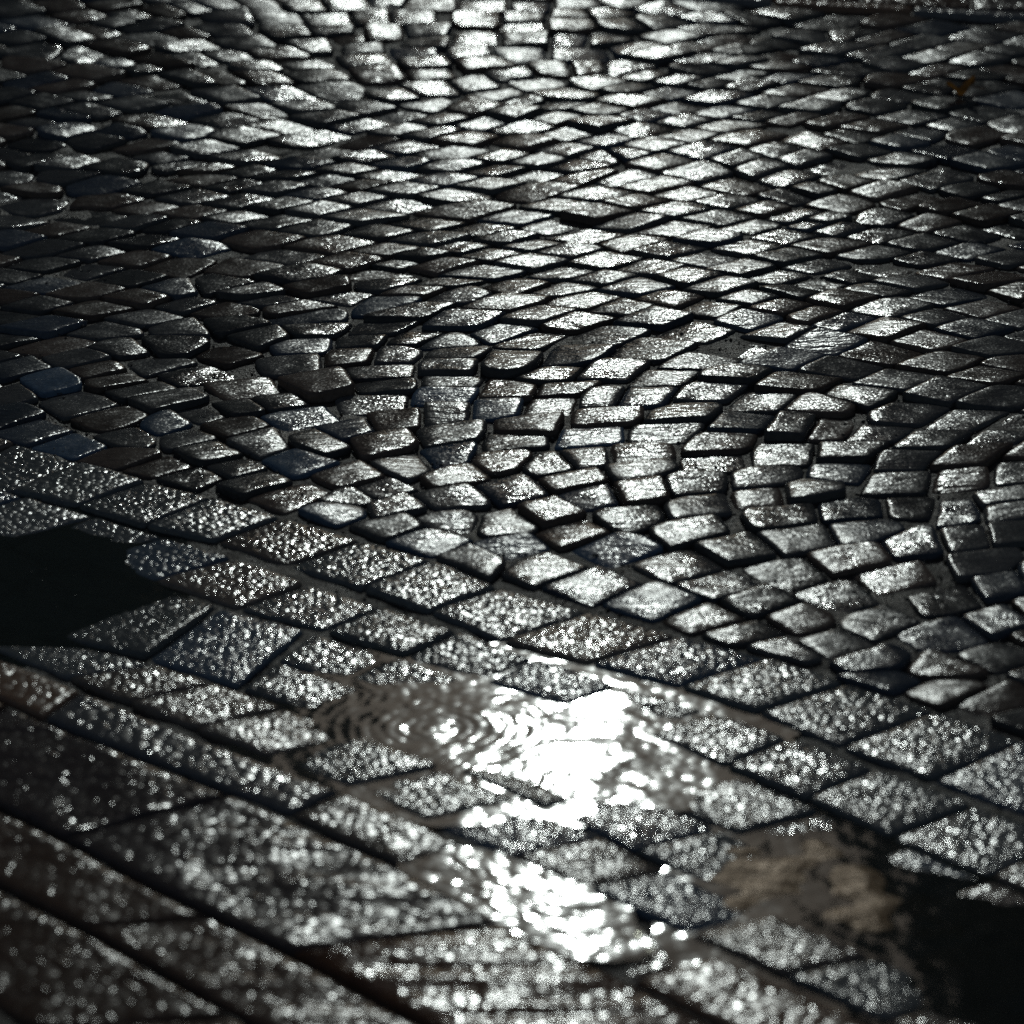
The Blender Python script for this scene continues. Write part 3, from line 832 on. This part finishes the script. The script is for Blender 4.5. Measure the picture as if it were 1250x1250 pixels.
# ------------------------------------------------------------------ puddles
def puddle(px, py, wx, wy, z, label, seed, level=None, turn=0.0):
    c = G0(px, py)
    a, b = G0(px - wx, py), G0(px, py - wy)
    rx, ry = abs(c.x - a.x), abs(b.y - c.y)
    rim = sorted(H(c.x + rx * math.cos(k * .1), c.y + ry * math.sin(k * .1)) for k in range(63))
    z0 = (rim[6] if level is None else level) + z
    vs_, fs = [(0, 0, 0)], []
    n, rings = 72, 10
    for k in range(1, rings + 1):
        for i in range(n):
            th = 2 * math.pi * i / n
            w = 1 + 0.16 * n2(math.cos(th) * 1.6, math.sin(th) * 1.6, seed) + 0.06 * n2(math.cos(th) * 6, math.sin(th) * 6, seed)
            f = k / rings
            vs_.append((rx * f * w * math.cos(th), ry * f * w * math.sin(th), 0.00025 * n2(math.cos(th) * f * 8, math.sin(th) * f * 8, seed)))
    for i in range(n):
        fs.append((0, 1 + i, 1 + (i + 1) % n))
        for k in range(rings - 1):
            p0, p1 = 1 + k * n, 1 + (k + 1) * n
            fs.append((p0 + i, p1 + i, p1 + (i + 1) % n, p0 + (i + 1) % n))
    o = link('puddle', mesh('puddle', vs_, fs), M_WATER)
    o.rotation_euler = (0, 0, turn)
    o.location = (c.x, c.y, z0)
    return tag(o, label, 'puddle', kind='structure')
puddle(20, 712, 230, 105, -0.0012, 'dark still puddle over the granite slabs', 1.0)
puddle(630, 890, 350, 105, -0.0022, 'bright rippled puddle glaring on the granite slabs', 2.0)
WL = puddle(1100, 1115, 310, 150, -0.0022, 'brown and black puddle over the sunken slabs', 3.0).location.z
k0 = G(630, 1092)
k1, k2 = G(500, 1042), G(765, 1165)
puddle(632, 1096, 205, 40, -0.0014, 'glaring white puddle lying on the kerb stones', 4.0, level=H(k0.x, k0.y), turn=math.atan2(k2.y - k1.y, k2.x - k1.x))

def reflection_patch(px, py, wx, wy, z, seed):
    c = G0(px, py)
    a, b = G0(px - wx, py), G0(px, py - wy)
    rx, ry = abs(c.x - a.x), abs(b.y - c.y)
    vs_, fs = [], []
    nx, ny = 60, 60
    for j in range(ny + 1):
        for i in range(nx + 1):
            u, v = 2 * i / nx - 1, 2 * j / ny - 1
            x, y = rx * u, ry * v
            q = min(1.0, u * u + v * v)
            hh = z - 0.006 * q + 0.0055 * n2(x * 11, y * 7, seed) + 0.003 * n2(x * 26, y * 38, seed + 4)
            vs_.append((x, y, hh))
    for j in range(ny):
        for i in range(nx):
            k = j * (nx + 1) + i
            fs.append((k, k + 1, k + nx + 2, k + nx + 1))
    me = mesh('brown_reflection', vs_, fs)
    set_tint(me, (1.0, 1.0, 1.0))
    o = link('brown_reflection', me, M_BROWN_REFL)
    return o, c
brown_reflection, c_ = reflection_patch(975, 1072, 190, 90, 0.0004, 5.0)  # brown sheet added in place of a facade's reflection in the water
brown_reflection.location = (c_.x, c_.y, WL)
tag(brown_reflection, 'brown sheet standing in for a facade reflected in the puddle', 'brown_reflection', kind='stuff')

# ------------------------------------------------------------------ buildings on both sides of the lane that lies ahead
M_WALL = plain('sage_plaster', (0.5, 0.53, 0.45), 0.9)
M_ROOF = plain('slate_roof', (0.03, 0.03, 0.032), 0.8)
M_FRAME = plain('painted_window_frame', (0.25, 0.24, 0.22), 0.6)
M_GLASS = plain('window_glass', (0.01, 0.012, 0.014), 0.1)
def box(x0, x1, y0, y1, z0, z1):
    v = [(x0, y0, z0), (x1, y0, z0), (x1, y1, z0), (x0, y1, z0), (x0, y0, z1), (x1, y0, z1), (x1, y1, z1), (x0, y1, z1)]
    f = [(0, 3, 2, 1), (4, 5, 6, 7), (0, 1, 5, 4), (1, 2, 6, 5), (2, 3, 7, 6), (3, 0, 4, 7)]
    return v, f
def part(name, b, mat, parent):
    return link(name, mesh(name, b[0], b[1], smooth=False), mat, parent)
def house(x0, x1, y0, y1, h, label, wall):
    e = bpy.data.objects.new('town_house', None)
    scene.collection.objects.link(e)
    tag(e, label, 'building')
    part('wall', box(x0, x1, y0, y1, -0.06, h), wall, e)
    xm = (x0 + x1) / 2
    rv = [(x0, y0 - .3, h + .002), (x1, y0 - .3, h + .002), (x1, y1, h + .002), (x0, y1, h + .002), (xm, y0 - .3, h + 3), (xm, y1, h + 3)]
    part('roof', (rv, [(0, 1, 4), (3, 5, 2), (0, 4, 5, 3), (1, 2, 5, 4), (0, 3, 2, 1)]), M_ROOF, e)
    nx = int((x1 - x0) // 2.4)
    for fl in range(int(h // 3.1)):
        for k in range(nx):
            cx = x0 + (k + 0.5) * (x1 - x0) / nx
            z = 0.9 + fl * 3.1
            w = part('window', box(cx - .55, cx + .55, y0 - .05, y0 - .003, z, z + 1.7), M_FRAME, e)
            for s_ in (-1, 1):
                part('pane', box(cx + s_ * .25 - .21, cx + s_ * .25 + .21, y0 - .06, y0 - .052, z + .1, z + 1.6), M_GLASS, w)
    return e
house(-16, -1.05, 14, 36, 9.0, 'sage green plastered town house with slate roof beside the lane', M_WALL)
house(1.75, 17, 14, 36, 9.0, 'grey plastered town house with slate roof beside the lane', plain('grey_plaster', (0.5, 0.5, 0.48), 0.9))

# ------------------------------------------------------------------ fallen leaf
def leaf(px, py):
    c = G(px, py)
    e = bpy.data.objects.new('fallen_leaf', None)
    scene.collection.objects.link(e)
    e.location = (c.x, c.y, H(c.x, c.y) + 0.003)
    e.rotation_euler = (0, 0, R(8))
    tag(e, 'small curled orange brown leaf lying on the cobbles', 'leaf')
    m, t, bs, nodes, L = nt('dry_leaf')
    nn = N(t, 'ShaderNodeTexNoise', i_Scale=160.0, i_Detail=4.0)
    tc = N(t, 'ShaderNodeTexCoord'); L.new(tc.outputs['Object'], nn.inputs['Vector'])
    mx = N(t, 'ShaderNodeMix', data_type='RGBA')
    mx.inputs[6].default_value = (0.20, 0.075, 0.015, 1); mx.inputs[7].default_value = (0.55, 0.27, 0.06, 1)
    L.new(nn.outputs[0], mx.inputs[0]); L.new(mx.outputs[2], bs.inputs['Base Color'])
    bs.inputs['Roughness'].default_value = 0.35
    tl = N(t, 'ShaderNodeBsdfTranslucent'); L.new(mx.outputs[2], tl.inputs[0])
    ms = N(t, 'ShaderNodeMixShader'); ms.inputs[0].default_value = 0.6
    L.new(bs.outputs[0], ms.inputs[1]); L.new(tl.outputs[0], ms.inputs[2])
    L.new(ms.outputs[0], nodes['Material Output'].inputs[0])
    vs_, fs = [], []
    n = 14
    for i in range(n + 1):
        u = i / n
        w = 0.012 * (math.sin(math.pi * u) ** 0.8) * (1 + 0.25 * math.sin(u * 21))
        zc = 0.004 + 0.010 * (2 * u - 1) ** 2 + 0.004 * math.sin(u * 9)
        for k in (-1, -.5, 0, .5, 1):
            vs_.append((-0.019 + 0.038 * u, w * k, zc + 0.010 * k * k * (0.5 + u * .6)))
    for i in range(n):
        for k in range(4):
            a = i * 5 + k
            fs.append((a, a + 1, a + 6, a + 5))
    link('blade', mesh('blade', vs_, fs), m, e)
    vs_, fs = [], []
    for i in range(7):
        u = i / 6
        cx, cy, cz = 0.017 + 0.016 * u, 0.004 * u * u, 0.012 - 0.004 * u
        for k in range(5):
            th = k * 2 * math.pi / 5
            vs_.append((cx, cy + .0007 * math.cos(th), cz + .0007 * math.sin(th)))
    for i in range(6):
        for k in range(5):
            fs.append((i * 5 + k, i * 5 + (k + 1) % 5, i * 5 + 5 + (k + 1) % 5, i * 5 + 5 + k))
    link('stalk', mesh('stalk', vs_, fs), m, e)
leaf(1172, 120)

# ------------------------------------------------------------------ grit washed into the joints
gv, gf = [], []
for _ in range(9000):
    u, v = random.uniform(-40, 1290), random.uniform(-20, 1000)
    p = G(u, v)
    r = random.uniform(0.0008, 0.0026)
    z = H(p.x, p.y) - 0.0052 + random.uniform(0, 0.003)
    if side(gA_TOP, p) < 0: z -= 0.001
    b = len(gv)
    for d in ((1, 0, 0), (0, 1, 0), (-1, 0, 0), (0, -1, 0), (0, 0, 1), (0, 0, -1)):
        k = r * random.uniform(0.6, 1.3)
        gv.append((p.x + d[0] * k, p.y + d[1] * k, z + d[2] * k * 0.8))
    gf += [(b + i, b + (i + 1) % 4, b + 4) for i in range(4)] + [(b + (i + 1) % 4, b + i, b + 5) for i in range(4)]
me = mesh('joint_grit', gv, gf)
set_tint(me, (1, .97, .92))
tag(link('joint_grit', me, M_GRIT), 'fine wet grit washed into the joints between stones', 'grit', kind='stuff')
# ------------------------------------------------------------------ specks floating on the puddles
gv, gf = [], []
for o in [q for q in scene.objects if q.name.startswith('puddle')]:
    xs = [v.co for v in o.data.vertices]
    for _ in range(26):
        v = random.choice(xs)
        p = o.matrix_basis @ Vector((v.x + random.uniform(-.01, .01), v.y + random.uniform(-.01, .01), v.z))
        r = random.uniform(0.0006, 0.0018)
        b = len(gv)
        for d in ((1, 0, 0), (0, 1, 0), (-1, 0, 0), (0, -1, 0), (0, 0, 1), (0, 0, -1)):
            k = r * random.uniform(0.6, 1.4)
            gv.append((p.x + d[0] * k, p.y + d[1] * k, p.z + d[2] * k * 0.6))
        gf += [(b + i, b + (i + 1) % 4, b + 4) for i in range(4)] + [(b + (i + 1) % 4, b + i, b + 5) for i in range(4)]
me = mesh('floating_specks', gv, gf)
set_tint(me, (1.2, 1.15, 1.0))
tag(link('floating_specks', me, M_GRIT), 'small pale specks floating on the puddle water', 'specks', kind='stuff')
print('cobbles', len(cobbles), 'read', n_read)
